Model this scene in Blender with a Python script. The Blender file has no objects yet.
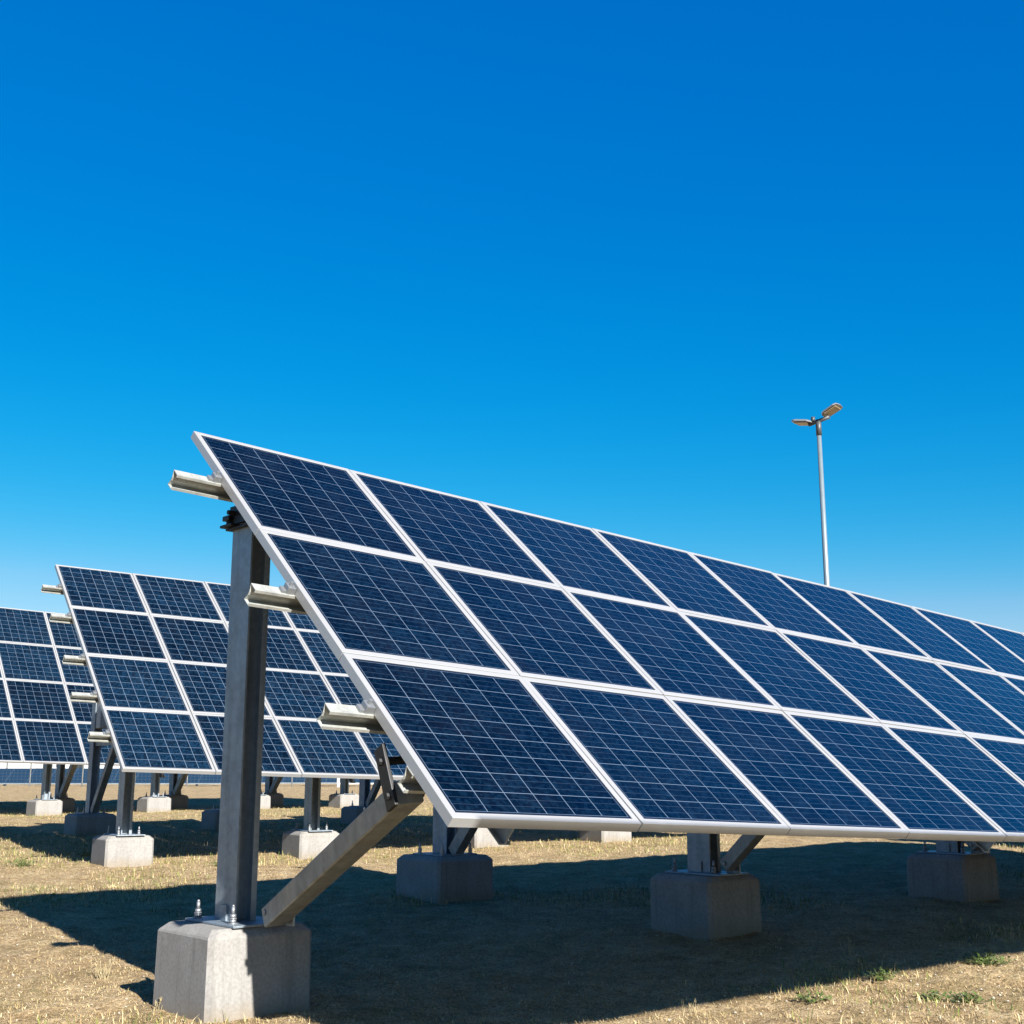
import bpy, bmesh, math, random
import numpy as np
from mathutils import Matrix, Vector

rnd = random.Random(7)
rng = np.random.default_rng(11)
S = bpy.context.scene
C = bpy.context.collection

# ------------------------------------------------------------------ camera
CAM_H = 1.1                                   # eye height above the ground at the first footing
cam = bpy.data.cameras.new('camera')
cam.sensor_width = 36.0
cam.lens = 36.0 * 1250.0 / 1024.0
cam.clip_start = 0.05
cam.clip_end = 6000
cam_o = bpy.data.objects.new('camera', cam)
cam_o.location = (0, 0, CAM_H)
cam_o.rotation_euler = (math.radians(90 + 12.1), 0, 0)
C.objects.link(cam_o)
S.camera = cam_o

# ------------------------------------------------------------------ light
SUN = Vector((0.991, -1.659, 1.0)).normalized()  # towards the sun: behind the camera, to the right
w = bpy.data.worlds.new('World'); S.world = w; w.use_nodes = True
nt = w.node_tree
bgn = nt.nodes['Background']
sky = nt.nodes.new('ShaderNodeTexSky')
sky.sky_type = 'NISHITA'
sky.sun_disc = False
sky.sun_elevation = math.asin(SUN.z)
sky.sun_rotation = math.atan2(SUN.x, SUN.y)
sky.altitude = 300
sky.air_density = 1.0
sky.dust_density = 0.25
sky.ozone_density = 2.0
hs = nt.nodes.new('ShaderNodeHueSaturation')
hs.inputs['Hue'].default_value = 0.503
hs.inputs['Saturation'].default_value = 1.5
hs.inputs['Value'].default_value = 1.0
nt.links.new(sky.outputs[0], hs.inputs['Color'])
sp_ = nt.nodes.new('ShaderNodeSeparateColor'); cb_ = nt.nodes.new('ShaderNodeCombineColor')
nt.links.new(hs.outputs[0], sp_.inputs[0])
def wmath(op, a, b):
    k = nt.nodes.new('ShaderNodeMath'); k.operation = op
    for i, v in enumerate((a, b)):
        if isinstance(v, float): k.inputs[i].default_value = v
        else: nt.links.new(v, k.inputs[i])
    return k.outputs[0]
# a polarised, deeper sky: softer rise of green and blue towards the horizon
red_ = wmath('MULTIPLY', wmath('POWER', wmath('MAXIMUM', sp_.outputs[0], 0.0), 2.36), .315)
red_ = wmath('MINIMUM', red_, wmath('MAXIMUM', .55, wmath('SUBTRACT', wmath('MULTIPLY', sp_.outputs[0], 1.0), .46)))
red_ = wmath('MINIMUM', red_, 3.2)
grn_ = wmath('MULTIPLY', wmath('POWER', wmath('MAXIMUM', sp_.outputs[1], 0.0), .79), 1.10)
blu_ = wmath('MULTIPLY', wmath('POWER', wmath('MAXIMUM', sp_.outputs[2], 0.0), .46), 2.28)
grn_ = wmath('MINIMUM', grn_, wmath('MULTIPLY', blu_, .80))
red_ = wmath('MINIMUM', red_, wmath('MULTIPLY', grn_, .68))
for i_, v_ in enumerate((red_, grn_, blu_)): nt.links.new(v_, cb_.inputs[i_])
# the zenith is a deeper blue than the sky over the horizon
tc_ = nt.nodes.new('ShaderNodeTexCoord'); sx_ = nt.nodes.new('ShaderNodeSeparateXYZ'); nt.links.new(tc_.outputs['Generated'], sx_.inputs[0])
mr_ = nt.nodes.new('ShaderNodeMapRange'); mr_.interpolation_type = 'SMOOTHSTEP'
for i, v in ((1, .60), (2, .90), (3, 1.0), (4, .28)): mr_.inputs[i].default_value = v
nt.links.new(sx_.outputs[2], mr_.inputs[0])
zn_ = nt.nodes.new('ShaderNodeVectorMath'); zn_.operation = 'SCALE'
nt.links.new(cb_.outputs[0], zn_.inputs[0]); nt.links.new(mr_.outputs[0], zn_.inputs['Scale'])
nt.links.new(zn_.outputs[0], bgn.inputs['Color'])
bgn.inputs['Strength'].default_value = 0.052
sun = bpy.data.lights.new('sun', 'SUN')
sun.energy = 5.0
sun.angle = math.radians(0.53)
sun.color = (1.0, 0.94, 0.86)
sun_o = bpy.data.objects.new('sun', sun)
sun_o.rotation_euler = (-SUN).to_track_quat('-Z', 'Y').to_euler()
sun_o.location = (20, -30, 30)
C.objects.link(sun_o)
S.view_settings.view_transform = 'Standard'
S.view_settings.look = 'None'
S.view_settings.exposure = 1.6
S.view_settings.gamma = 1.0
S.view_settings.use_curve_mapping = False

# ------------------------------------------------------------------ material helpers
class NT:
    def __init__(s, name):
        s.m = bpy.data.materials.new(name); s.m.use_nodes = True
        s.t = s.m.node_tree; s.b = s.t.nodes['Principled BSDF']
    def n(s, typ, **kw):
        k = s.t.nodes.new('ShaderNode' + typ)
        for a, v in kw.items(): setattr(k, a, v)
        return k
    def put(s, sock, v):
        if hasattr(v, 'links') or hasattr(v, 'is_linked'): s.t.links.new(v, sock)
        else: sock.default_value = v
    def math(s, op, a, b=None, c=None, clamp=False):
        k = s.n('Math', operation=op); k.use_clamp = clamp
        s.put(k.inputs[0], a)
        if b is not None: s.put(k.inputs[1], b)
        if c is not None: s.put(k.inputs[2], c)
        return k.outputs[0]
    def mix(s, f, a, b, mode='MIX'):
        k = s.n('MixRGB', blend_type=mode)
        s.put(k.inputs[0], f)
        s.put(k.inputs[1], a if not isinstance(a, tuple) else (*a, 1)[:4])
        s.put(k.inputs[2], b if not isinstance(b, tuple) else (*b, 1)[:4])
        return k.outputs[0]
    def noise(s, vec, scale, detail=4, rough=.55, dim='3D'):
        k = s.n('TexNoise'); k.inputs['Scale'].default_value = scale
        k.inputs['Detail'].default_value = detail; k.inputs['Roughness'].default_value = rough
        if vec is not None: s.t.links.new(vec, k.inputs['Vector'])
        return k
    def ramp(s, f, stops):
        k = s.n('ValToRGB'); e = k.color_ramp.elements
        while len(e) > 1: e.remove(e[0])
        e[0].position = stops[0][0]; e[0].color = (*stops[0][1], 1) if isinstance(stops[0][1], tuple) else (stops[0][1],) * 3 + (1,)
        for p, c in stops[1:]:
            q = e.new(p); q.color = (*c, 1) if isinstance(c, tuple) else (c, c, c, 1)
        s.t.links.new(f, k.inputs[0]); return k.outputs[0]
    def coord(s, kind='Object', scale=None):
        k = s.n('TexCoord').outputs[kind]
        if scale:
            m = s.n('Mapping'); m.inputs['Scale'].default_value = scale
            s.t.links.new(k, m.inputs['Vector']); k = m.outputs[0]
        return k
    def bump(s, h, strength=.3, dist=.01):
        k = s.n('Bump'); k.inputs['Strength'].default_value = strength; k.inputs['Distance'].default_value = dist
        s.t.links.new(h, k.inputs['Height']); s.t.links.new(k.outputs[0], s.b.inputs['Normal'])
    def set(s, **kw):
        for a, v in kw.items():
            s.put(s.b.inputs[a.replace('_', ' ')], (*v, 1) if isinstance(v, tuple) and len(v) == 3 else v)
        return s.m

def plain(name, col, rough=.5, metal=0.0, var=.15, scale=6.0):
    k = NT(name); c = k.coord(); col = tuple(x * .62 for x in col)
    nz = k.noise(c, scale, 5)
    lo = tuple(x * (1 - var) for x in col); hi = tuple(min(1, x * (1 + var)) for x in col)
    k.set(Base_Color=k.ramp(nz.outputs['Fac'], [(.3, lo), (.7, hi)]), Roughness=rough, Metallic=metal)
    return k.m

def galvanised(name, base, stain):
    k = NT(name); c = k.coord(); cs = k.coord('Object', (14, 14, 1.2))
    n1 = k.noise(c, 5, 5); n2 = k.noise(cs, 1.0, 4); v = k.n('TexVoronoi'); v.inputs['Scale'].default_value = 38
    k.t.links.new(c, v.inputs['Vector'])
    lo = tuple(x * .62 for x in base); hi = tuple(x * 1.25 for x in base)
    col = k.ramp(n2.outputs['Fac'], [(.28, lo), (.5, base), (.75, hi)])
    col = k.mix(.28, col, k.ramp(v.outputs['Color'], [(.2, lo), (.8, hi)]))
    col = k.mix(k.ramp(n1.outputs['Fac'], [(.52, 0.0), (.78, .55)]), col, stain)
    k.set(Base_Color=col, Metallic=.35, Roughness=k.ramp(n1.outputs['Fac'], [(.3, .36), (.7, .58)]))
    k.bump(n1.outputs['Fac'], .08, .004)
    return k.m

MAT = {}
MAT['steel'] = galvanised('galvanised_steel', (.20, .245, .285), (.13, .13, .12))
MAT['brace_steel'] = galvanised('weathered_galvanised_steel', (.21, .225, .225), (.15, .135, .10))
MAT['rail_steel'] = galvanised('rail_steel', (.34, .355, .34), (.25, .225, .16))
MAT['bolt_steel'] = plain('zinc_bolt', (.40, .43, .46), .4, .6)
MAT['alu'] = plain('frame_aluminium', (.50, .515, .53), .42, .3, .04, 3)
MAT['clamp'] = plain('dark_clamp_steel', (.045, .047, .05), .5, .7, .3, 20)
MAT['backsheet'] = plain('white_backsheet', (.62, .62, .60), .6, 0, .06, 4)
MAT['black_plastic'] = plain('black_plastic', (.02, .02, .022), .5)
MAT['grey_box'] = plain('grey_cabinet_paint', (.42, .44, .45), .45, 0, .08)

def concrete():
    k = NT('footing_concrete'); c = k.coord(); cs = k.coord('Object', (22, 22, 1.3))
    n1 = k.noise(c, 4, 8, .6); n2 = k.noise(c, 60, 4, .6); st = k.noise(cs, 1, 4, .6)
    v = k.n('TexVoronoi'); v.inputs['Scale'].default_value = 46; k.t.links.new(c, v.inputs['Vector'])
    col = k.ramp(n1.outputs['Fac'], [(.25, (.170, .165, .155)), (.5, (.212, .208, .200)), (.75, (.242, .240, .234))])
    col = k.mix(k.ramp(st.outputs['Fac'], [(.55, 0.0), (.72, .5)]), col, (.10, .098, .09))
    col = k.mix(k.ramp(n2.outputs['Fac'], [(.40, .35), (.55, 0.0)]), col, (.11, .11, .105))
    pores = k.ramp(v.outputs['Distance'], [(.05, 1.0), (.12, 0.0)])
    big = k.ramp(n1.outputs['Fac'], [(.5, 0.0), (.6, 1.0)])
    pores = k.math('MULTIPLY', pores, big)
    col = k.mix(k.math('MULTIPLY', pores, .7), col, (.07, .068, .06))
    # soil splash on the foot of the block
    sep = k.n('SeparateXYZ'); k.t.links.new(c, sep.inputs[0])
    low = k.math('ADD', sep.outputs[2], k.math('MULTIPLY', n1.outputs['Fac'], .12))
    col = k.mix(k.ramp(low, [(.06, .5), (.14, 0.0)]), col, (.17, .13, .08))
    h = k.math('SUBTRACT', k.math('ADD', k.math('MULTIPLY', n2.outputs['Fac'], .4), n1.outputs['Fac']), pores)
    k.set(Base_Color=col, Roughness=.9); k.bump(h, .35, .006)
    return k.m
MAT['concrete'] = concrete()

def cell_material(W, H, name, gain=1.0, NCX=6, NCY=10, fine=True):    # cells across and up one module
    k = NT(name); c = k.coord()
    sep = k.n('SeparateXYZ'); k.t.links.new(c, sep.inputs[0])
    x, y = sep.outputs[0], sep.outputs[1]
    mx, my = .046, .046
    cw, ch = (W - 2 * mx) / NCX, (H - 2 * my) / NCY
    fx = k.math('DIVIDE', k.math('ADD', x, W / 2 - mx), cw); fy = k.math('DIVIDE', k.math('ADD', y, H / 2 - my), ch)
    def line(f, half):                       # 1 near whole numbers of f
        d = k.math('ABSOLUTE', k.math('SUBTRACT', k.math('FRACT', k.math('ADD', f, .5)), .5))
        return k.math('LESS_THAN', d, half)
    lx = line(fx, (.0016 if fine else .0024) / cw); ly = line(fy, (.0014 if fine else .0022) / ch)
    bus = k.math('MAXIMUM', line(k.math('ADD', fy, .33), .0010 / ch), line(k.math('ADD', fy, .67), .0010 / ch))
    if not fine: bus = 0.0
    out = k.math('MAXIMUM', k.math('GREATER_THAN', k.math('ABSOLUTE', x), W / 2 - mx), k.math('GREATER_THAN', k.math('ABSOLUTE', y), H / 2 - my))
    grid = k.math('MAXIMUM', lx, ly)
    oi = k.n('ObjectInfo')
    # crystalline flakes and a slight tone per cell
    off = k.n('VectorMath', operation='ADD'); k.t.links.new(c, off.inputs[0])
    comb = k.n('CombineXYZ'); k.t.links.new(k.math('MULTIPLY', oi.outputs['Random'], 37.0), comb.inputs[0]); k.t.links.new(comb.outputs[0], off.inputs[1])
    v = k.n('TexVoronoi'); v.inputs['Scale'].default_value = 64; k.t.links.new(off.outputs[0], v.inputs['Vector'])
    nz = k.noise(off.outputs[0], 130, 3, .7)
    cid = k.n('CombineXYZ'); k.t.links.new(k.math('FLOOR', fx), cid.inputs[0]); k.t.links.new(k.math('FLOOR', fy), cid.inputs[1]); k.t.links.new(k.math('MULTIPLY', oi.outputs['Random'], 91.0), cid.inputs[2])
    wn = k.n('TexWhiteNoise', noise_dimensions='3D'); k.t.links.new(cid.outputs[0], wn.inputs['Vector'])
    fl = k.n('SeparateColor'); k.t.links.new(v.outputs['Color'], fl.inputs[0])
    tone = k.math('ADD', k.math('MULTIPLY', fl.outputs[0], .55), k.math('ADD', k.math('MULTIPLY', nz.outputs['Fac'], .5), k.math('MULTIPLY', wn.outputs['Value'], .16)))
    tone = k.math('ADD', tone, k.math('MULTIPLY', k.math('SUBTRACT', oi.outputs['Random'], .62), .22))
    cell = k.ramp(tone, [(.25, (.0002 * gain, .0008 * gain, .0024 * gain)), (.55, (.0006 * gain, .0026 * gain, .0062 * gain)), (.9, (.0022 * gain, .0088 * gain, .0195 * gain))])
    col = k.mix(bus, cell, (.018, .030, .050))
    col = k.mix(grid, col, (.098, .138, .195))
    col = k.mix(out, col, (.006, .010, .020))
    # dust on the glass, thicker towards the lower frame
    dn = k.noise(off.outputs[0], 3.0, 6, .65)
    dust = k.math('MULTIPLY', k.ramp(dn.outputs['Fac'], [(.45, 0.0), (.8, 1.0)]), .010)
    col = k.mix(dust, col, (.36, .33, .27))
    k.set(Base_Color=col, Roughness=.16, IOR=1.5, Specular_IOR_Level=.5)
    wob = k.noise(off.outputs[0], 2.2, 2, .5)
    k.bump(wob.outputs['Fac'], .02, .01)
    return k.m

# ------------------------------------------------------------------ mesh helpers
def mesh_obj(name, verts, faces, mats, parent=None, fmat=None, smooth=False):
    me = bpy.data.meshes.new(name)
    me.from_pydata([tuple(v) for v in verts], [], faces)
    for m in (mats if isinstance(mats, (list, tuple)) else [mats]): me.materials.append(m)
    if fmat is not None: me.polygons.foreach_set('material_index', fmat)
    if smooth: me.polygons.foreach_set('use_smooth', [True] * len(me.polygons))
    me.validate(); me.update()
    o = bpy.data.objects.new(name, me); C.objects.link(o)
    if parent: o.parent = parent
    return o

class MB:
    """collects shapes of ONE part"""
    def __init__(s): s.v = []; s.f = []; s.fm = []
    def add(s, vs, fs, m=0):
        b = len(s.v); s.v += [Vector(v) for v in vs]; s.f += [[b + i for i in f] for f in fs]; s.fm += [m] * len(fs)
    def box(s, lo, hi, M=None, m=0, ch=0.0):
        x0, y0, z0 = lo; x1, y1, z1 = hi
        if ch:
            bm = bmesh.new(); bmesh.ops.create_cube(bm, size=1)
            for v in bm.verts: v.co = Vector(((x0 + x1) / 2 + v.co.x * (x1 - x0), (y0 + y1) / 2 + v.co.y * (y1 - y0), (z0 + z1) / 2 + v.co.z * (z1 - z0)))
            bmesh.ops.bevel(bm, geom=bm.edges[:], offset=ch, segments=2, affect='EDGES', profile=.6)
            bm.verts.index_update()
            vs = [v.co.copy() for v in bm.verts]; fs = [[v.index for v in f.verts] for f in bm.faces]; bm.free()
        else:
            vs = [Vector(p) for p in ((x0, y0, z0), (x1, y0, z0), (x1, y1, z0), (x0, y1, z0), (x0, y0, z1), (x1, y0, z1), (x1, y1, z1), (x0, y1, z1))]
            fs = [(0, 3, 2, 1), (4, 5, 6, 7), (0, 1, 5, 4), (1, 2, 6, 5), (2, 3, 7, 6), (3, 0, 4, 7)]
        if M: vs = [M @ v for v in vs]
        s.add(vs, fs, m)
    def extrude(s, prof, a, b, M=None, m=0):
        """closed profile (p, q) swept along local X from a to b (p -> Y, q -> Z)"""
        n = len(prof)
        vs = [Vector((a, p, q)) for p, q in prof] + [Vector((b, p, q)) for p, q in prof]
        if M: vs = [M @ v for v in vs]
        fs = [(i, (i + 1) % n, n + (i + 1) % n, n + i) for i in range(n)]
        fs += [tuple(range(n - 1, -1, -1)), tuple(range(n, 2 * n))]
        s.add(vs, fs, m)
    def tube(s, p, q, r0, r1=None, n=12, m=0, cap=True):
        p, q = Vector(p), Vector(q); r1 = r0 if r1 is None else r1
        ax = (q - p).normalized(); t = ax.orthogonal().normalized(); b = ax.cross(t)
        vs = []
        for c, r in ((p, r0), (q, r1)):
            for i in range(n):
                a = 2 * math.pi * i / n; vs.append(c + r * (math.cos(a) * t + math.sin(a) * b))
        fs = [(i, (i + 1) % n, n + (i + 1) % n, n + i) for i in range(n)]
        if cap: fs += [tuple(range(n - 1, -1, -1)), tuple(range(n, 2 * n))]
        s.add(vs, fs, m)
    def build(s, name, mats, parent=None, smooth=False):
        o = mesh_obj(name, s.v, s.f, mats, parent, s.fm)
        bm = bmesh.new(); bm.from_mesh(o.data); bmesh.ops.recalc_face_normals(bm, faces=bm.faces); bm.to_mesh(o.data); bm.free()
        if smooth:
            for p in o.data.polygons: p.use_smooth = len(p.vertices) == 4
        return o

def tag(o, label=None, cat=None, group=None, kind=None):
    for k, v in (('label', label), ('category', cat), ('group', group), ('kind', kind)):
        if v: o[k] = v
    return o
def empty(name, M, label, cat, group=None):
    o = bpy.data.objects.new(name, None); o.empty_display_size = .3; C.objects.link(o); o.matrix_world = M
    return tag(o, label, cat, group)
def place(o, parent, Mw, PM):
    o.parent = parent; o.matrix_local = PM.inverted() @ Mw
def frame_matrix(origin, X, Y, Z):
    M = Matrix.Identity(4)
    for i, a in enumerate((X, Y, Z)):
        for j in range(3): M[j][i] = a[j]
    for j in range(3): M[j][3] = origin[j]
    return M

# ------------------------------------------------------------------ ground
GY = [-2000, 0, 6, 8.9, 11.2, 13.4, 17, 25, 60, 6000]
GZ = [-.02, -.02, 0, .06, .13, .18, .27, .40, .80, .80]
def ground_base(y): return np.interp(y, GY, GZ)
_perm = rng.random((256, 256))
def vnoise(x, y):
    xi = np.floor(x).astype(int); yi = np.floor(y).astype(int); fx = x - xi; fy = y - yi
    fx = fx * fx * (3 - 2 * fx); fy = fy * fy * (3 - 2 * fy)
    g = lambda a, b: _perm[a & 255, b & 255]
    return (g(xi, yi) * (1 - fx) + g(xi + 1, yi) * fx) * (1 - fy) + (g(xi, yi + 1) * (1 - fx) + g(xi + 1, yi + 1) * fx) * fy
def ground_z(x, y):
    x = np.asarray(x, float); y = np.asarray(y, float)
    z = ground_base(y)
    r = np.hypot(x, y); k = np.clip(60 / (r + 1e-6), 0, 1)
    z = z + k * ((vnoise(x * .9, y * .9) - .5) * .055 + (vnoise(x * 3.1 + 7, y * 3.1) - .5) * .028 + (vnoise(x * 9 + 3, y * 9 + 1) - .5) * .024)
    z = z + np.clip(14 / (r + 1e-6), 0, 1) ** 2 * ((vnoise(x * 23, y * 23 + 5) - .5) * .012 + (vnoise(x * 55, y * 55) - .5) * .007)
    return z
def gz(x, y): return float(ground_z(x, y))

def ground_material():
    k = NT('dry_soil_and_straw'); g = k.n('NewGeometry').outputs['Position']
    n1 = k.noise(g, .55, 5, .6); n2 = k.noise(g, 5.0, 6, .65); n3 = k.noise(g, 46, 5, .7); n4 = k.noise(g, 15, 4, .6); n5 = k.noise(g, 130, 3, .7)
    col = k.ramp(n2.outputs['Fac'], [(.28, (.21, .143, .073)), (.46, (.345, .25, .138)), (.62, (.46, .355, .21)), (.8, (.53, .425, .27))])
    col = k.mix(k.ramp(n3.outputs['Fac'], [(.38, .72), (.50, 0.0)]), col, (.13, .09, .05))
    col = k.mix(k.ramp(n5.outputs['Fac'], [(.36, .85), (.49, 0.0)]), col, (.11, .078, .042))
    col = k.mix(k.ramp(n3.outputs['Fac'], [(.55, 0.0), (.68, .55)]), col, (.60, .49, .33))
    n6 = k.noise(g, 2.1, 6, .7)
    col = k.mix(k.math('MULTIPLY', k.ramp(n6.outputs['Fac'], [(.50, 0.0), (.60, .75)]), k.ramp(n4.outputs['Fac'], [(.40, .25), (.60, 1.0)])), col, (.19, .145, .07))
    gr = k.math('MULTIPLY', k.ramp(n1.outputs['Fac'], [(.5, 0.0), (.68, .8)]), k.ramp(n4.outputs['Fac'], [(.44, 0.0), (.62, 1.0)]))
    col = k.mix(k.math('MULTIPLY', gr, .6), col, (.15, .155, .045))
    h = k.math('ADD', k.math('ADD', k.math('MULTIPLY', n3.outputs['Fac'], .7), k.math('MULTIPLY', n5.outputs['Fac'], .3)), k.math('ADD', n4.outputs['Fac'], n2.outputs['Fac']))
    k.set(Base_Color=col, Roughness=.95, Specular_IOR_Level=.15); k.bump(h, .85, .03)
    return k.m
def build_ground():
    rs = [0.25]
    while rs[-1] < 5000: rs.append(rs[-1] * (1.011 if 4 < rs[-1] < 34 else 1.05))
    rs = np.array(rs)
    fr = np.radians(np.linspace(-30, 30, 330)); bk = np.radians(np.linspace(30, 330, 90)[1:-1])
    th = np.concatenate([fr, bk]); n = len(th)
    R, T = np.meshgrid(rs, th, indexing='ij'); X = R * np.sin(T); Y = R * np.cos(T); Z = ground_z(X, Y)
    v = np.stack([X, Y, Z], -1).reshape(-1, 3)
    i = np.arange(len(rs) - 1)[:, None] * n + np.arange(n)[None]; j = np.arange(len(rs) - 1)[:, None] * n + (np.arange(n)[None] + 1) % n
    f = np.stack([i, i + n, j + n, j], -1).reshape(-1, 4)
    c = len(v); v = np.vstack([v, [[0, 0, gz(0, 0)]]])
    faces = f.tolist() + [[int(a), int((a + 1) % n), c] for a in range(n)]
    o = mesh_obj('ground', v.tolist(), faces, ground_material(), smooth=True)
    tag(o, kind='structure')
build_ground()

# ------------------------------------------------------------------ solar array
def module_meshes(W, H, tagname, gain=1.0):
    """glass sheet with cells, and its aluminium frame; origin in the middle of the module"""
    g = .0035                                  # half of the gap is left free on each side
    hw, hh = W / 2 - g, H / 2 - g
    m = MB(); i = .006
    m.box((-hw + i, -hh + i, -.006), (hw - i, hh - i, 0.0))
    for q in range(6): m.fm[q] = 1
    m.fm[1] = 0
    glass = m.build('solar_panel', [cell_material(W, H, 'solar_cells_' + tagname, gain, *((6, 8, True) if gain < 2 else (7, 8, False))), MAT['backsheet']])
    prof = [(0, -.040), (0, .0015), (.0015, .003), (.0285, .003), (.030, .0018), (.030, .0004), (.0035, .0004), (.0035, -.0375), (.024, -.0375), (.024, -.040)]
    f = MB(); n = len(prof); vs = []
    for sx, sy in ((-1, -1), (1, -1), (1, 1), (-1, 1)):
        for p, z in prof: vs.append(Vector((sx * (hw - p), sy * (hh - p), z)))
    fs = []
    for c in range(4):
        d = (c + 1) % 4
        for a in range(n):
            b = (a + 1) % n; fs.append((c * n + a, d * n + a, d * n + b, c * n + b))
    f.add(vs, fs)
    frame = f.build('frame', MAT['alu'])
    jb = MB(); jb.box((-.06, hh - .20, -.032), (.06, hh - .09, -.0065), ch=.004)
    jb.tube((-.05, hh - .15, -.028), (-.30, hh - .30, -.020), .003, n=6); jb.tube((.05, hh - .15, -.028), (.30, hh - .30, -.020), .003, n=6)
    jbox = jb.build('junction_box', MAT['black_plastic'])
    for o in (glass, frame, jbox): C.objects.unlink(o)
    return glass, frame, jbox

RAIL_C = [(-.030, 0), (.036, 0), (.036, -.016), (.032, -.016), (.032, -.004), (-.026, -.004), (-.010, -.040), (-.010, -.060), (-.026, -.096), (.032, -.096), (.032, -.084), (.036, -.084), (.036, -.100), (-.030, -.100), (-.030, -.098), (-.014, -.060), (-.014, -.040), (-.030, -.002)]
def c_prof(w, d, lip, t):
    """lipped channel, open towards +Y: w across (X), d deep (Y)"""
    a, b = w / 2, d / 2
    return [(-a, b), (-a, -b), (a, -b), (a, b), (a - lip, b), (a - lip, b - t), (a - t, b - t), (a - t, b - .075), (-a + t, b - .075), (-a + t, b - t), (-a + .010, b - t), (-a + .010, b)]

def footing_mesh(size, hgt):
    m = MB(); a = size / 2; c = .042; v = .024
    def ring(r, cc, z): return [(-r + cc, -r, z), (r - cc, -r, z), (r, -r + cc, z), (r, r - cc, z), (r - cc, r, z), (-r + cc, r, z), (-r, r - cc, z), (-r, -r + cc, z)]
    rings = [ring(a + .004, v, -.15), ring(a + .003, v, .02), ring(a, v, hgt - c), ring(a - c * .12, v, hgt - c * .75), ring(a - c * .88, v, hgt - c * .06), ring(a - c, v, hgt)]
    vs = [p for r in rings for p in r]; fs = []
    for k in range(len(rings) - 1):
        for i in range(8): fs.append((k * 8 + i, k * 8 + (i + 1) % 8, k * 8 + 8 + (i + 1) % 8, k * 8 + 8 + i))
    fs.append(tuple(range((len(rings) - 1) * 8, len(rings) * 8)))
    m.add(vs, fs); return m
def bolt_mesh(h=.088):
    m = MB()
    m.tube((0, 0, 0), (0, 0, .004), .024, n=14); m.tube((0, 0, .004), (0, 0, .022), .0165, n=6); m.tube((0, 0, .022), (0, 0, .027), .019, n=14)
    m.tube((0, 0, .027), (0, 0, .044), .0155, n=6); m.tube((0, 0, .044), (0, 0, h - .010), .0088, n=10); m.tube((0, 0, h - .010), (0, 0, h), .0088, .004, n=10)
    return m

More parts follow.
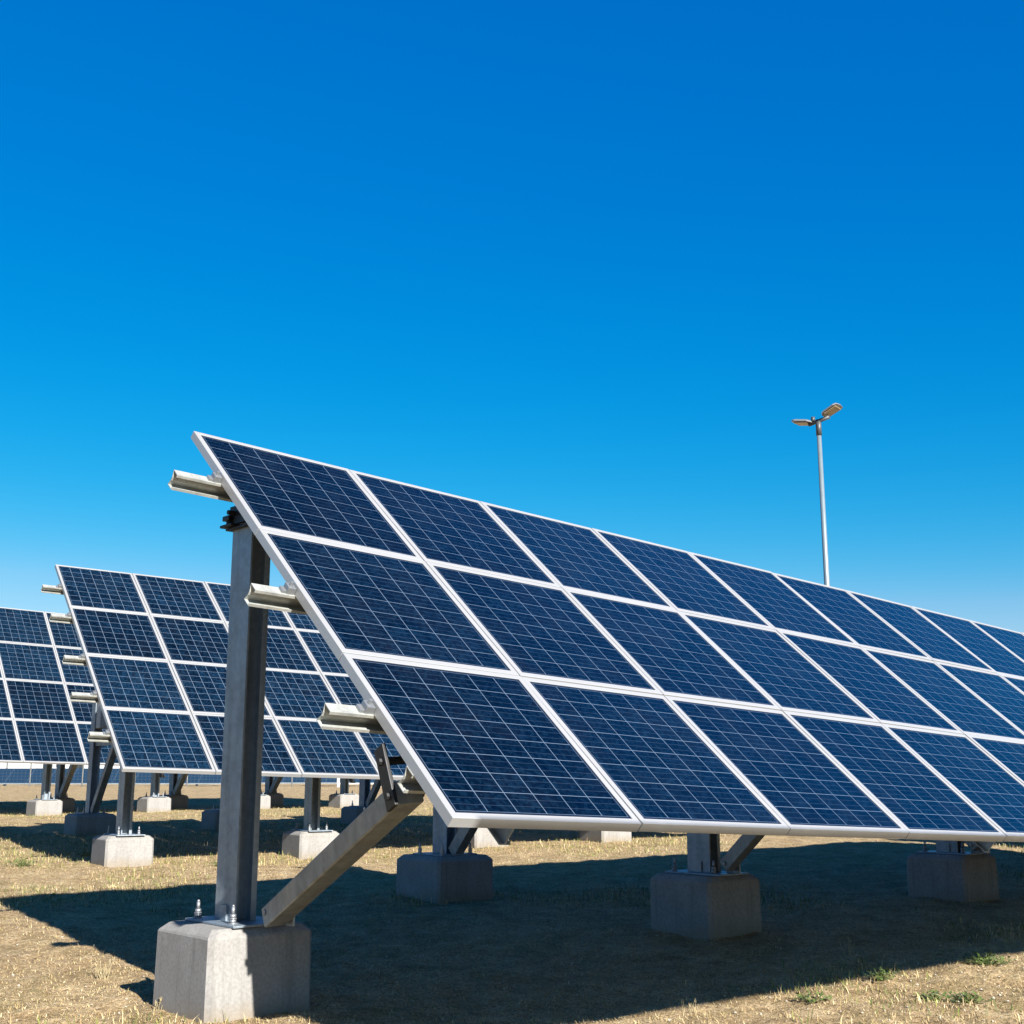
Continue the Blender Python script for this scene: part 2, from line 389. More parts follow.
class Array:
    """one table of modules: o = upper left corner of the module plane, u along the row, d down the slope"""
    def __init__(s, name_tag, o, u, d, W, H, c0, c1, rows, label, group, rails, mods=None, jitter=.12):
        s.o = Vector(o) + Vector((0, 0, CAM_H)); s.u = Vector(u).normalized()
        d = Vector(d); s.N = s.u.cross(-d).normalized(); s.d = -s.N.cross(s.u); s.W, s.H = W, H
        s.uh = Vector((s.u.x, s.u.y, 0)).normalized(); s.nh = Vector((s.uh.y, -s.uh.x, 0))
        mid = s.o + s.u * (W * (c0 + c1) / 2) + s.d * (H * rows / 2)
        s.PM = Matrix.Translation((mid.x, mid.y, gz(mid.x, mid.y))) @ Matrix.Rotation(math.atan2(s.uh.y, s.uh.x), 4, 'Z')
        s.root = empty('solar_array', s.PM, label, 'solar array', group)
        s.c0, s.c1, s.rows = c0, c1, rows
        glass, frame, jbox = mods or module_meshes(W, H, name_tag, 2.4 if name_tag in ('second', 'third') else 1.0); s.mods = (glass, frame, jbox)
        R0 = frame_matrix((0, 0, 0), s.u, -s.d, s.N)
        for r in range(rows):
            for c in range(c0, c1):
                p = s.o + s.u * (W * (c + .5)) + s.d * (H * (r + .5)) + s.N * rnd.uniform(-.002, .002)
                Mw = Matrix.Translation(p) @ R0 @ Matrix.Rotation(math.radians(rnd.gauss(0, jitter)), 4, 'X') @ Matrix.Rotation(math.radians(rnd.gauss(0, jitter)), 4, 'Y')
                g = glass.copy(); C.objects.link(g); place(g, s.root, Mw, s.PM)
                f = frame.copy(); C.objects.link(f); f.parent = g
                j = jbox.copy(); C.objects.link(j); j.parent = g
        for v, over in rails:
            m = MB(); m.extrude([(-p * .85, q * .84) for p, q in RAIL_C], over, W * c1 + .2)
            # clamp blocks that hold the modules on the rail
            Mr = frame_matrix(s.o + s.d * v - s.N * .0405, s.u, -s.d, s.N)
            ro = m.build('rail', MAT['rail_steel']); place(ro, s.root, Mr, s.PM)
            k = MB(); k.box((W * c0 - .040, -.024, .0), (W * c0 - .001, .024, .034), ch=.003); k.tube((W * c0 - .022, 0, .034), (W * c0 - .022, 0, .052), .009, n=6)
            k.box((W * c0 - .062, -.02, .0), (W * c0 - .040, .02, .014), ch=.003)
            if over > -.05: continue
            ko = k.build('end_clamp', MAT['bolt_steel']); ko.parent = ro
    def plane_z(s, x, y, off=0.0):
        p = s.o - s.N * off
        return p.z - (s.N.x * (x - p.x) + s.N.y * (y - p.y)) / s.N.z
    def at(s, u, n): return s.o.x + s.uh.x * u + s.nh.x * n, s.o.y + s.uh.y * u + s.nh.y * n
    def rafter(s, u, v0, v1):
        m = MB(); t = .03
        m.extrude([(-t, 0), (t, 0), (t, -.006), (.004, -.006), (.004, -.084), (t, -.084), (t, -.09), (-t, -.09), (-t, -.084), (-.004, -.084), (-.004, -.006), (-t, -.006)], v0, v1)
        M = frame_matrix(s.o + s.u * u - s.N * .141, s.d, s.u, -s.u.cross(s.d) if (s.d.cross(s.u)).dot(s.N) < 0 else s.N)
        M = frame_matrix(s.o + s.u * u - s.N * .141, s.d, s.u, s.N)
        ro = m.build('rafter', MAT['steel']); place(ro, s.root, M, s.PM)
    def post(s, u, n, size=.6, top=.42, foot=True, brace=True, brace_n=1.75, brace_u=.0, ends=None, bt=(.055, .066), off=.16, wid=(.115, .2), bk=True):
        x, y = s.at(u, n); zt = s.plane_z(x, y, off)
        A = math.atan2(s.uh.y, s.uh.x)
        # local frame: X along the row, Y towards the front (nh), Z up
        B = frame_matrix((x, y, 0), s.uh, s.nh, (0, 0, -1)); B[2][2] = 1.0     # handed by mirror, fixed by normal recalculation
        def loc(p): return Vector((x, y, 0)) + s.uh * p[0] + s.nh * p[1] + Vector((0, 0, p[2]))
        def emit(mb, name, mat, parent, org=(0, 0, 0), smooth=False):
            """mb in (row, front, up) coordinates about org"""
            ow = loc(org)
            T = Matrix.Translation(ow) @ Matrix.Rotation(A, 4, 'Z')
            q = MB(); q.v = [Vector((v.x, -v.y, v.z)) for v in mb.v]; q.f = mb.f; q.fm = mb.fm
            ob = q.build(name, mat, None, smooth)
            PMW = s.PM if parent is s.root else parent['_M']
            ob.parent = parent; ob.matrix_local = (s.PM if parent is s.root else s._mats[parent.name]).inverted() @ T
            s._mats[ob.name] = T
            return ob
        s._mats = getattr(s, '_mats', {}); s._mats[s.root.name] = s.PM
        emit_parent = lambda ob: ob
        zg = gz(x, y); zf = zg + top
        def put(mb, name, mat, parent, org, smooth=False):
            ow = loc(org); T = Matrix.Translation(ow) @ Matrix.Rotation(A, 4, 'Z')
            q = MB(); q.v = [Vector((v.x, -v.y, v.z)) for v in mb.v]; q.f = mb.f; q.fm = mb.fm
            ob = q.build(name, mat, None, smooth); ob.parent = parent
            ob.matrix_local = s._mats[parent.name].inverted() @ T; s._mats[ob.name] = T
            return ob
        fo = put(footing_mesh(size, top), 'footing', MAT['concrete'], s.root, (0, 0, zg))
        po = MB(); pr = c_prof(*wid, .03, .006)
        po.add([(p, q, 0.012) for p, q in pr] + [(p, q, zt - zf + q * 0) for p, q in pr], [(i, (i + 1) % 12, 12 + (i + 1) % 12, 12 + i) for i in range(12)])
        pob = put(po, 'post', MAT['steel'], s.root, (0, 0, zf))
        bp = MB(); px, py = .155, .225
        bp.box((-px, -py, .0008), (px, py + .04, .0125), ch=.003)
        bp.box((-wid[0] / 2 - .012, -.03, .0125), (-wid[0] / 2 - .0005, .03, .085))
        put(bp, 'base_plate', MAT['steel'], pob, (0, 0, zf))
        bl = bolt_mesh()
        for bx in (-1, 1):
            for by in (-1, 1): put(bl, 'anchor_bolt', MAT['bolt_steel'], pob, (bx * (px - .045), by * (py - .05), zf + .0128), True)
        if bk:
            b = MB(); h = zt - zf
            b.box((-.085, -.13, h - .012), (.085, .13, h - .002)); b.box((-.11, -.15, h + .002), (.07, -.03, h + .016), ch=.003)
            b.box((-.075, -.11, h + .016), (-.060, .05, h + .115)); b.box((.035, -.11, h + .016), (.05, .05, h + .115))
            for bx in (-.085, .06): b.tube((bx, -.10, h + .012), (bx, -.10, h + .060), .014, n=8); b.tube((bx - .03, -.06, h + .075), (bx + .03, -.06, h + .075), .013, n=8)
            b.box((-.10, -.145, h + .040), (.02, -.075, h + .066), ch=.004)
            put(b, 'head_bracket', MAT['clamp'], pob, (0, 0, zf))
        if brace:
            yb = wid[1] / 2 + .075; ub = brace_u
            xb, yb2 = s.at(u + ub, n + brace_n); ztop = s.plane_z(xb, yb2, .30) - zf
            a = Vector((ub, yb, .075)); e = Vector((ub, brace_n, ztop))
            if ends: a, e = Vector(ends[0]), Vector(ends[1])
            ax = (e - a).normalized(); sd = (Vector((1, 0, 0)) - ax * ax.x).normalized(); up = sd.cross(ax).normalized()
            if up.z < 0: up = -up
            q = MB(); L = (e - a).length; w2, h2, t = *bt, .005
            r_ = .006; pr = [(-w2, h2 - r_), (-w2, -h2 + r_), (-w2 + r_, -h2), (w2 - r_, -h2), (w2, -h2 + r_), (w2, h2 - r_), (w2 - r_, h2), (-w2 + r_, h2)]
            pr = [(-p, -r) for p, r in pr]
            q.extrude(pr, -.06 if not ends else 0, L, frame_matrix(a, ax, sd, up))
            bo = put(q, 'brace', MAT['brace_steel'], s.root, (0, 0, zf))
            k = MB()
            k.box((L - .07, -w2 - .018, -.05), (L + .01, -w2 - .001, .20), frame_matrix(a, ax, sd, up), ch=.004)
            k.tube(a + ax * (L - .03) - sd * (w2 + .03), a + ax * (L - .03) + sd * (w2 + .02), .016, n=8)
            k.tube(a + ax * (L - .03) + up * .14 - sd * (w2 + .03), a + ax * (L - .03) + up * .14 + sd * (w2 + .02), .016, n=8)
            put(k, 'brace_clamp', MAT['clamp'], bo, (0, 0, zf))
            gu = MB(); fy = a.y + .03; gu.box((a.x + w2 + .003, fy - .07, .0128), (a.x + w2 + .014, fy + .04, .11)); gu.tube((a.x - w2 - .014, fy - .01, .08), (a.x + w2 + .03, fy - .01, .08), .014, n=8)
            put(gu, 'brace_foot', MAT['bolt_steel'], bo, (0, 0, zf))

U1 = (.75058262, .65933753, -.04358622); D1 = (.48663593, -.59619272, -.63854499)
main = Array('main', (-1.686, 6.363, 1.801), U1, D1, .986, 1.01, 0, 12, 3,
             'nearest large solar array, three rows of panels on a tall steel post', 'tilted solar arrays in the field',
             [(.48, -.235), (1.50, -.195), (2.355, -.20), (2.715, .0)])
for k, (u_, n_) in enumerate(((.295, .15), (4.0, .02), (7.25, .02), (10.6, .02))):
    main.post(u_, n_, .56 if k == 0 else .55, .40 if k == 0 else .37, off=.28, ends=((-.01, .385, .056), (-.29, 1.80, .64)) if k == 0 else ((0, .20, .06), (-.02, .98, .74)), bt=(.056, .046) if k == 0 else (.045, .045))
    main.rafter(u_ + .17, .12, 2.9)

second = Array('second', (-5.7855807, 15.61653746, 2.67456469), (.82313637, .56726068, -.02572601), (.44376248, -.66675801, -.59875589), .9828, 1.0706, 0, 9, 4,
               'solar array with four rows of panels standing right behind the tall steel post', 'tilted solar arrays in the field',
               [(.53, -.22), (1.23, -.225), (2.15, -.22), (2.90, -.26), (3.63, -.2)])
for u_, n_ in ((.40, 2.14), (2.62, 2.2), (5.0, 2.25), (7.0, 2.3)):
    second.post(u_, n_, .52, .29, brace=False, bk=False)
    second.rafter(u_ + .11, .2, 4.1)

third = Array('third', (-11.39, 26.94, 3.70), (.76049878, .64907154, -.01864784), (.43339249, -.528785, -.72976529), 1.248, 1.1516, -3, 8, 4,
              'farthest tilted solar array, four rows, cut by the left edge of the photo', 'tilted solar arrays in the field',
              [(.5, -3.7), (1.5, -3.7), (2.5, -3.7), (3.5, -3.7)])
for u_ in (-1.5, .84, 3.19, 5.6, 8.0):
    third.post(u_, 2.0, .54, .30, brace=False, bk=False)
    third.rafter(u_ + .12, .2, 4.3)
for u_ in (1.75, 4.4, 6.9):
    third.post(u_, .35, .54, .30, brace=True, brace_n=1.5, bk=False)

# the row goes on to the right of the picture; an unseen low array is added to shade the foreground
cont = Array('cont', (-1.686 + .7513 * 12.3, 6.363 + .66 * 12.3, 1.50), (.7513, .66, 0.0), D1, .986, 1.01, 0, 9, 3,
             'solar array continuing the front row to the right, past the third concrete block', 'tilted solar arrays in the field',
             [(.48, -.1), (1.5, -.1), (2.5, -.1)], mods=main.mods)
for u_ in (1.0, 4.5, 8.0): cont.post(u_, .05, .58, .37, brace_n=1.6)

_o1 = Vector((-1.686, 6.363, 0)); _uh = Vector((.7513, .66, 0)); _nh = Vector((.66, -.7513, 0))
p_up = _o1 + _nh * 6.2 + _uh * -.68 + Vector((0, 0, 1.877 + .03))  # added shadow caster, kept out of view beside the camera
low = Array('low', p_up, U1, _nh * .75 + Vector((0, 0, -.055)), 0.986, .7604, 0, 12, 1,
            'unseen low row of solar panels added right of the viewpoint to shade the foreground', 'tilted solar arrays in the field',
            [(.2, 0.02), (.55, 0.02)])
for u_ in (.45, 10.5): low.post(u_, .38, .45, .15, brace=False, bk=False, off=.145)
for o in (main, cont, second, third, low): pass

# ------------------------------------------------------------------ equipment posts standing in the shade behind the rows
def equipment_post(arr, u, n, hgt, top, label, brace=True):
    x, y = arr.at(u, n); zg = gz(x, y)
    PM = Matrix.Translation((x, y, zg)) @ Matrix.Rotation(math.atan2(arr.uh.y, arr.uh.x), 4, 'Z')
    r = empty('equipment_post', PM, label, 'equipment post', 'equipment posts behind the arrays')
    def flip(m):
        m.v = [Vector((v.x, -v.y, v.z)) for v in m.v]; return m
    flip(footing_mesh(.6, top)).build('footing', MAT['concrete'], r)
    p = MB(); pr = c_prof(.12, .19, .03, .006)
    p.add([(a, b, top + .012) for a, b in pr] + [(a, b, hgt) for a, b in pr], [(i, (i + 1) % 12, 12 + (i + 1) % 12, 12 + i) for i in range(12)])
    po = flip(p).build('post', MAT['steel'], r)
    b = MB(); b.box((-.19, -.2, top + .0008), (.19, .2, top + .0125), ch=.003); flip(b).build('base_plate', MAT['steel'], po)
    for sx in (-1, 1):
        for sy in (-1, 1):
            q = bolt_mesh(); q.v = [v + Vector((sx * .15, sy * .155, top + .0128)) for v in q.v]; flip(q).build('anchor_bolt', MAT['bolt_steel'], po)
    if brace:
        q = MB(); a = Vector((0, .17, top + .06)); e = Vector((0, 1.05, top + 1.05)); ax = (e - a).normalized(); sd = Vector((1, 0, 0))
        q.box((-.05, -.045, -.05), ((e - a).length, .045, .05), frame_matrix(a, ax, sd, ax.cross(sd))); 
        q.box((-.03, .0, top + .99), (.03, 1.08, top + 1.05))
        flip(q).build('brace', MAT['brace_steel'], r)
    k = MB(); k.box((-.05, .105, hgt - .55), (.51, .32, hgt - .02), ch=.012); k.box((-.08, .09, hgt - .015), (.54, .37, hgt + .01), ch=.004)
    cb = flip(k).build('cabinet', MAT['grey_box'], r)
    d = MB(); d.box((-.02, .321, hgt - .52), (.48, .332, hgt - .05), ch=.003); d.tube((.43, .333, hgt - .28), (.43, .35, hgt - .28), .014, n=8); flip(d).build('cabinet_door', MAT['grey_box'], cb)
equipment_post(main, 3.9, -2.75, 1.75, .34, 'shaded steel post on a block under the lower left corner of the near array')
equipment_post(second, 1.62, -3.25, 2.1, .30, 'dark steel post at the left end of the four-row array, brace leaning right')
equipment_post(second, 3.85, -3.5, 2.0, .30, 'steel post on a block half hidden just left of the tall front post')
equipment_post(second, 6.3, -3.4, 2.0, .30, 'steel post with brace seen behind the long diagonal brace of the near array')

# ------------------------------------------------------------------ street lamp
def street_lamp(x, y, hgt):
    zg = gz(x, y)
    r = empty('street_lamp', Matrix.Translation((x, y, zg)), 'tall grey twin-headed lamp post rising behind the near array', 'street lamp')
    pm = plain('lamp_pole_paint', (.24, .31, .36), .45, .3, .06)
    hm = plain('lamp_head_paint', (.36, .38, .40), .35, .4, .06)
    lens = plain('ochre_lamp_glass', (.40, .31, .19), .25, 0, .25, 9)
    dark = plain('dark_lamp_casting', (.10, .11, .12), .5, .4)
    m = MB(); m.tube((0, 0, 0), (0, 0, hgt), .10, .062, n=20); m.tube((0, 0, .0), (0, 0, .03), .22, n=20); m.build('pole', pm, r, True)
    m = MB(); m.tube((0, 0, hgt - .42), (0, 0, hgt + .05), .082, n=16); m.build('pole_cap', dark, r, True)
    a = Vector((.80, -.60, 0)).normalized()
    m = MB(); m.tube(a * -.30 + Vector((0, 0, hgt - .05)), a * .34 + Vector((0, 0, hgt + .08)), .055, n=12)
    m.tube(a * -.16 + Vector((0, 0, hgt + .02)), a * -.16 + Vector((0, 0, hgt + .16)), .06, n=10); m.build('arm', dark, r, True)
    for sgn, tilt in ((1, 24), (-1, 9)):
        d = (a * sgn * math.cos(math.radians(tilt)) + Vector((0, 0, math.sin(math.radians(tilt))))).normalized()
        sd = Vector((0, 0, 1)).cross(a * sgn).normalized(); up = d.cross(sd).normalized()
        if up.z < 0: up = -up
        base = a * sgn * (.16 if sgn > 0 else .18) + Vector((0, 0, hgt + (.13 if sgn > 0 else -.01)))
        M = frame_matrix(base, d, sd, up)
        h = MB()
        outl = [(0, .09), (.08, .25), (.46, .29), (.56, .24), (.59, .0)]
        pts = outl + [(p, -q) for p, q in outl[:-1]][::-1]; k = len(pts)
        lo = [M @ Vector((p, q, 0)) for p, q in pts]; mi = [M @ Vector((p, q, .03)) for p, q in pts]; hi = [M @ Vector((.06 + p * .86, q * .8, .065)) for p, q in pts]
        fs = [tuple(range(k))] + [(i, (i + 1) % k, k + (i + 1) % k, k + i) for i in range(k)] + [(k + i, k + (i + 1) % k, 2 * k + (i + 1) % k, 2 * k + i) for i in range(k)] + [tuple(range(2 * k, 3 * k))]
        h.add(lo + mi + hi, fs); ho = h.build('lamp_head', hm, r)
        l = MB(); l.box((.10, -.21, -.035), (.50, .21, -.002), M, ch=.01); l.build('lens', lens, ho)
street_lamp(8.91, 35.0, 10.78)

# ------------------------------------------------------------------ far background, beyond the field
def far_array(x0, x1, y, z0, z1, dep, label):
    r = empty('far_solar_array', Matrix.Translation(((x0 + x1) / 2, y, gz((x0 + x1) / 2, y))), label, 'solar array', 'low solar arrays beyond the field')
    base = gz(0, y); hx = (x1 - x0) / 2
    cm = NT('far_panel_glass'); c = cm.coord(); sp = cm.n('SeparateXYZ'); cm.t.links.new(c, sp.inputs[0])
    ln = cm.math('LESS_THAN', cm.math('FRACT', cm.math('MULTIPLY', sp.outputs[0], .9)), .05)
    cm.set(Base_Color=cm.mix(ln, (.010, .028, .055), (.025, .045, .075)), Roughness=.2)
    q = MB(); q.add([(-hx, 0, z0), (hx, 0, z0), (hx, dep, z1), (-hx, dep, z1), (-hx, .03, z0 - .04), (hx, .03, z0 - .04), (hx, dep + .03, z1 - .04), (-hx, dep + .03, z1 - .04)],
                    [(0, 1, 2, 3), (7, 6, 5, 4), (0, 4, 5, 1), (1, 5, 6, 2), (2, 6, 7, 3), (3, 7, 4, 0)]); q.build('panel_row', cm.m, r)
    px = -hx + .6
    while px < hx:
        l = MB(); l.box((px - .06, dep * .5 - .06, -.2), (px + .06, dep * .5 + .06, (z0 + z1) / 2 - .05)); l.build('leg', MAT['steel'], r); px += 5.0
    e = MB(); e.box((-hx, -.012, z0 - .05), (hx, -.002, z0 + .0)); e.build('edge_frame', MAT['steel'], r)
far_array(-42, -14.9, 66, .16, .92, 1.2, 'long low blue solar array beyond the pale field at far left')
far_array(-14.7, 2, 66.2, .16, .92, 1.2, 'long low blue solar array beyond the pale field, behind the tall front post')

def fence(x0, x1, y, h, label):
    r = empty('mesh_fence', Matrix.Translation(((x0 + x1) / 2, y, gz((x0 + x1) / 2, y))), label, 'fence')
    hx = (x1 - x0) / 2; px = -hx; fm = plain('fence_wire', (.16, .17, .17), .5, .4)
    while px <= hx + .01:
        p = MB(); p.tube((px, 0, -.2), (px, 0, h), .035, n=8); p.build('fence_post', fm, r); px += 2.5
    m = MB()
    for k in range(9): m.tube((-hx, 0, .06 + k * (h - .1) / 8), (hx, 0, .06 + k * (h - .1) / 8), .003, n=4, cap=False)
    x = -hx
    while x < hx: m.tube((x, 0, .05), (x, 0, h - .04), .0025, n=4, cap=False); x += .18
    m.build('wire_mesh', fm, r)
fence(-38, 4, 61, 1.25, 'low wire mesh fence along the far side of the pale field')

def gate(x, y):
    r = empty('gate', Matrix.Translation((x, y, gz(x, y))), 'white tubular gate frame in the far fence right of the tall post', 'gate')
    wm = plain('white_gate_paint', (.78, .78, .76), .5)
    for s in (-1, 1):
        p = MB(); p.tube((s * .95, 0, -.1), (s * .95, 0, 1.35), .07, n=10); p.build('gate_post', wm, r)
    p = MB()
    for z in (.15, .7, 1.2): p.tube((-.9, 0, z), (.9, 0, z), .03, n=8)
    for q in (-.3, .3): p.tube((q, 0, .15), (q, 0, 1.2), .02, n=8)
    p.build('gate_leaf', wm, r)
gate(-7.0, 58.5)

def warehouse(x0, x1, y, h, dep, label, seed):
    z = gz(0, y)
    r = empty('warehouse', Matrix.Translation(((x0 + x1) / 2, y, z)), label, 'building', 'low white buildings on the horizon')
    hx = (x1 - x0) / 2; q = random.Random(seed)
    wm = plain('white_cladding', (.72, .73, .74), .6, 0, .05, 1.5); gm = plain('window_glass', (.03, .04, .05), .15); rm = plain('roof_sheet', (.5, .51, .53), .5, .2)
    m = MB(); m.box((-hx, 0, -.3), (hx, dep, h)); m.build('wall', wm, r)
    m = MB(); m.box((-hx - .3, -.3, h + .002), (hx + .3, dep + .3, h + .25)); m.build('roof', rm, r)
    px = -hx + 1.5
    while px < hx - 2:
        wd = q.choice((1.2, 1.2, 2.4))
        f = MB(); f.box((px, -.06, .9), (px + wd, -.002, 2.0)); fo = f.build('window', MAT['alu'], r)
        g = MB(); g.box((px + .08, -.075, .98), (px + wd - .08, -.061, 1.92)); g.build('pane', gm, fo)
        px += wd + q.uniform(.8, 3.0)
warehouse(-62, -36, 120, 3.4, 14, 'long low white building on the horizon at far left', 1)
warehouse(-33, -21, 116, 2.9, 12, 'low white building on the horizon behind the left arrays', 2)
warehouse(-17, 4, 122, 3.2, 14, 'low white building on the horizon behind the tall post', 3)

def van(x, y, ang, col, label):
    PM = Matrix.Translation((x, y, gz(x, y))) @ Matrix.Rotation(ang, 4, 'Z')
    r = empty('parked_van', PM, label, 'van', 'vans parked beyond the field')
    bm_ = plain('van_paint', col, .35, 0, .03); gm = plain('van_glass', (.02, .025, .03), .1); tm = plain('van_tyre', (.02, .02, .02), .8)
    side = [(-2.4, .35), (2.3, .35), (2.4, .9), (1.75, 1.15), (1.1, 1.95), (.8, 2.05), (-2.3, 2.05), (-2.45, 1.9)]
    m = MB(); m.extrude([(p, q) for p, q in side], -.95, .95, Matrix.Rotation(math.radians(-90), 4, 'Z')); m.build('body', bm_, r)
    # panes: windscreen sides and rear window strips
    for s in (-1, 1):
        g = MB(); yy = s * 2.4
        g.box((-.99 if s < 0 else .951, -1.35, 1.2), (-.951 if s < 0 else .99, -.55, 1.8)); g.build('window', gm, r)
        for wy in (-1.5, 1.5):
            t = MB(); t.tube((s * .75, wy, .35), (s * .97, wy, .35), .35, n=16); t.build('wheel', tm, r)
van(-33.5, 90, math.radians(85), (.75, .76, .77), 'white van parked beyond the field at far left')
van(-28.2, 92, math.radians(92), (.70, .71, .73), 'white van parked beyond the field just left of the dark end post')
van(-22.0, 91, math.radians(88), (.74, .74, .74), 'white van parked beyond the field between the left footings')

# ------------------------------------------------------------------ dry grass, stones, weeds
BLOCKS = []
def blades_mesh(name, px, py, length, lean, width, cols, mat):
    n = len(px); pz = ground_z(px, py) - .004
    az = rng.random(n) * 2 * np.pi; dx, dy = np.cos(az), np.sin(az)
    hz = length * np.cos(lean); hr = length * np.sin(lean)
    sx, sy = -dy * width / 2, dx * width / 2
    v = np.empty((n, 5, 3))
    v[:, 0] = np.stack([px - sx, py - sy, pz], -1); v[:, 1] = np.stack([px + sx, py + sy, pz], -1)
    mx, my, mz = px + dx * hr * .42, py + dy * hr * .42, pz + hz * .62
    v[:, 2] = np.stack([mx + sx * .8, my + sy * .8, mz], -1); v[:, 3] = np.stack([mx - sx * .8, my - sy * .8, mz], -1)
    v[:, 4] = np.stack([px + dx * hr, py + dy * hr, pz + hz * .9 + .002], -1)
    me = bpy.data.meshes.new(name); me.vertices.add(n * 5); me.vertices.foreach_set('co', v.ravel())
    b = np.arange(n) * 5
    loops = np.stack([b, b + 1, b + 2, b + 3, b + 3, b + 2, b + 4], -1).ravel()
    me.loops.add(len(loops)); me.loops.foreach_set('vertex_index', loops)
    st = np.stack([np.arange(n) * 7, np.arange(n) * 7 + 4], -1).ravel(); tot = np.tile([4, 3], n)
    me.polygons.add(n * 2); me.polygons.foreach_set('loop_start', st); me.polygons.foreach_set('loop_total', tot)
    ca = me.color_attributes.new('tint', 'FLOAT_COLOR', 'POINT')
    c = np.ones((n, 5, 4)); c[:, :, :3] = cols[:, None, :]; ca.data.foreach_set('color', c.ravel())
    me.materials.append(mat); me.update(); me.validate()
    o = bpy.data.objects.new(name, me); C.objects.link(o); return o
def grass_material():
    k = NT('grass_blades'); a = k.n('VertexColor'); a.layer_name = 'tint'
    k.set(Base_Color=a.outputs['Color'], Roughness=.75, Specular_IOR_Level=.25)
    return k.m
GM = grass_material()
def scatter(n, y0, y1, power=1.0, half=.50):
    t = rng.random(n); y = (y0 ** (1 - power) + t * (y1 ** (1 - power) - y0 ** (1 - power))) ** (1 / (1 - power)) if power != 1 else y0 * (y1 / y0) ** t
    return (rng.random(n) * 2 - 1) * half * y, y
def straw_cols(n):
    pal = np.array([(.38, .285, .145), (.44, .345, .19), (.29, .205, .10), (.50, .41, .25), (.18, .125, .06), (.34, .275, .125)])
    return pal[rng.integers(0, len(pal), n)] * (.8 + .4 * rng.random((n, 1)))
def green_cols(n):
    pal = np.array([(.10, .13, .03), (.14, .165, .04), (.19, .19, .055), (.07, .10, .028)])
    return pal[rng.integers(0, len(pal), n)] * (.8 + .4 * rng.random((n, 1)))
px, py = scatter(1000000, 4.2, 34, .30)
keep = vnoise(px * 1.7 + 11, py * 1.7) * .35 + vnoise(px * 7, py * 7 + 9) * .5 > .15 + .26 * rng.random(len(px))
px, py = px[keep], py[keep]; n = len(px)
o = blades_mesh('dry_grass', px, py, .012 + .030 * rng.random(n) ** 2.5, np.radians(35 + 53 * rng.random(n) ** .6), .0016 + .0026 * rng.random(n), straw_cols(n), GM)
tag(o, 'short dry straw coloured grass lying over the soil', 'dry grass', kind='stuff')
px, py = scatter(240000, 5.0, 36, .1)
gmask = vnoise(px * .55 + 31, py * .55 + 4) + .35 * vnoise(px * 2.3, py * 2.3 + 17)
far = np.clip((py - 8) / 12, 0, 1) * .44
keep = gmask + far > .90 + .22 * rng.random(len(px))
px, py = px[keep], py[keep]; n = len(px)
o = blades_mesh('green_grass', px, py, .025 + .06 * rng.random(n) ** 2, np.radians(10 + 50 * rng.random(n)), .003 + .003 * rng.random(n), np.where(rng.random((n, 1)) < .55, green_cols(n), straw_cols(n)), GM)
tag(o, 'thin patches of green grass growing through the dry ground', 'grass', kind='stuff')

def pebbles():
    n = 6000; px, py = scatter(n, 4.3, 22, .8); pz = ground_z(px, py); r = .003 + .007 * rng.random(n) ** 4
    ico = np.array([(0, 0, 1), (.9, 0, .2), (.28, .85, .25), (-.72, .53, .15), (-.72, -.53, .3), (.28, -.85, .2), (0, 0, -.6)])
    fs = [(0, 1, 2), (0, 2, 3), (0, 3, 4), (0, 4, 5), (0, 5, 1), (6, 2, 1), (6, 3, 2), (6, 4, 3), (6, 5, 4), (6, 1, 5)]
    v = ico[None] * r[:, None, None] * (.7 + .6 * rng.random((n, 7, 3))) + np.stack([px, py, pz + r * .3], -1)[:, None]
    f = (np.array(fs)[None] + (np.arange(n) * 7)[:, None, None]).reshape(-1, 3)
    o = mesh_obj('gravel', v.reshape(-1, 3).tolist(), f.tolist(), plain('stone', (.50, .45, .37), .9, 0, .4, 3))
    tag(o, 'small pale stones strewn over the dry soil', 'gravel', kind='stuff')
pebbles()

LEAF = plain('weed_leaf', (.13, .19, .045), .6, 0, .35, 25)
STEM = plain('dry_stem', (.44, .36, .20), .8, 0, .3, 20)
def weed(x, y, spread, hgt, nl, label, seed, mat=LEAF, leaf=.034, group='small green weeds on the dry ground'):
    q = random.Random(seed); m = MB(); z0 = gz(x, y)
    for i in range(nl):
        a = q.uniform(0, 6.283); rr = spread * q.random() ** .6; hh = hgt * q.uniform(.25, 1) * (1 - .5 * rr / spread)
        p = Vector((math.cos(a) * rr, math.sin(a) * rr, hh)); b = q.uniform(0, 6.283)
        L = leaf * q.uniform(.5, 1.2); d = Vector((math.cos(b), math.sin(b), q.uniform(-.2, .7))).normalized(); sd = d.cross(Vector((0, 0, 1))).normalized() * L * .24
        e = sd.normalized() * .0016; m.add([e + Vector((0, 0, -.01)), -e + Vector((0, 0, -.01)), p - e, p + e, p + d * L * .5 - sd, p + d * L, p + d * L * .5 + sd], [(0, 1, 2, 3), (3, 2, 4, 5, 6)])
    for i in range(max(3, nl // 12)):
        a = q.uniform(0, 6.283); rr = spread * q.uniform(.2, .8)
        m.tube((0, 0, -.01), (math.cos(a) * rr, math.sin(a) * rr, hgt * q.uniform(.4, .95)), .0022, .001, n=4)
    o = m.build('weed_plant', mat); o.location = (x, y, z0); tag(o, label, 'weed', group); return o
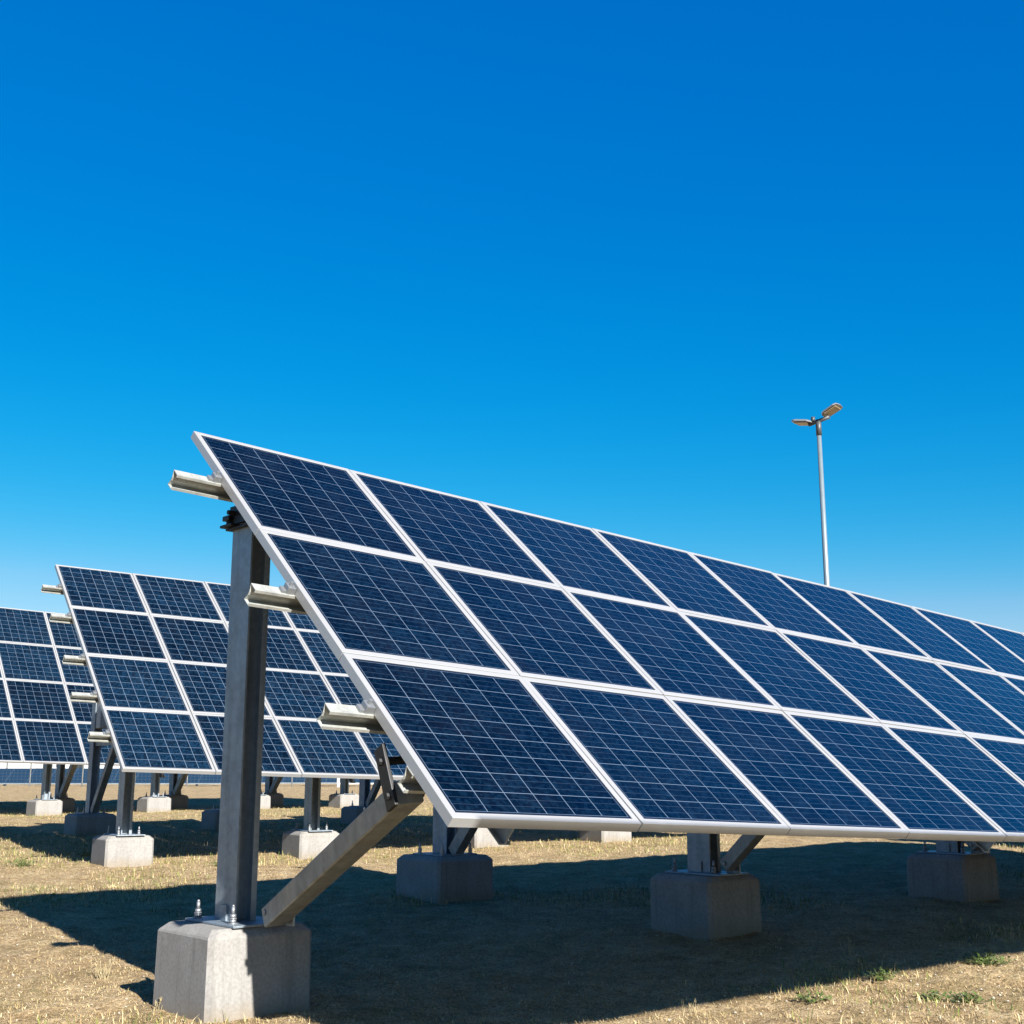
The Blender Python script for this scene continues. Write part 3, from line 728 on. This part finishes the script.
def pix_ground(px, py):
    a, b = (px - 512) / 1250, (512 - py) / 1250; c, s = math.cos(math.radians(12.1)), math.sin(math.radians(12.1))
    d = Vector((a, c - b * s, s + b * c)); t = 3.0
    while t < 90:
        if CAM_H + t * d.z < float(ground_base(t * d.y)): break
        t += .02
    return t * d.x, t * d.y
for (a, b, sp, h, nl, lab, sd) in (
        (988, 967, .15, .085, 170, 'leafy bright green weed at the right edge on the sunlit soil', 1),
        (968, 1004, .10, .06, 110, 'low dark green weed in the bottom right corner', 2),
        (934, 1000, .09, .05, 60, 'small sparse weed left of the dark green one at bottom right', 3),
        (880, 985, .09, .07, 60, 'thin yellowish weed near the edge of the big shadow', 4),
        (812, 1004, .10, .05, 60, 'flat scrubby weed in the sun at the bottom, farthest left of the right hand patch', 5),
        (22, 868, .16, .10, 90, 'green weed on the sunlit ground at the left edge', 6),
        (86, 858, .14, .08, 80, 'green weed at the tip of the shadow by the left footings', 7),
        (218, 866, .15, .07, 70, 'low weed at the shadow edge just left of the tall front post', 8)):
    x, y = pix_ground(a, b); weed(x, y, sp, h, nl, lab, sd)
def straw_tuft(x, y, nl, hgt, label, seed):
    q = random.Random(seed); m = MB()
    for i in range(nl):
        a = q.uniform(0, 6.283); ln = q.uniform(.1, .55); h = hgt * q.uniform(.4, 1); b = Vector((q.uniform(-.03, .03), q.uniform(-.03, .03), -.01))
        t = b + Vector((math.cos(a) * ln * h, math.sin(a) * ln * h, h)); m.tube(b, t, .0016, .0007, n=4)
        if q.random() < .5: m.tube(t, t + (t - b).normalized() * .018, .003, .0012, n=5)
    o = m.build('straw_tuft', STEM); o.location = (x, y, gz(x, y)); tag(o, label, 'dry grass tuft', 'tufts of dry grass')
for (a, b, nl, h, lab, sd) in (
        (103, 980, 26, .11, 'dry grass tuft on the sunlit soil left of the front concrete block', 1),
        (1013, 948, 14, .14, 'dry upright straws beside the bright green weed at the right edge', 2),
        (852, 962, 8, .15, 'single thin dry stalks standing at the shadow edge under the array', 3),
        (160, 1012, 22, .06, 'short straw at the foot of the front concrete block', 4),
        (690, 1012, 14, .06, 'short straw at the bottom edge where the big shadow starts', 5)):
    x, y = pix_ground(a, b); straw_tuft(x, y, nl, h, lab, sd)
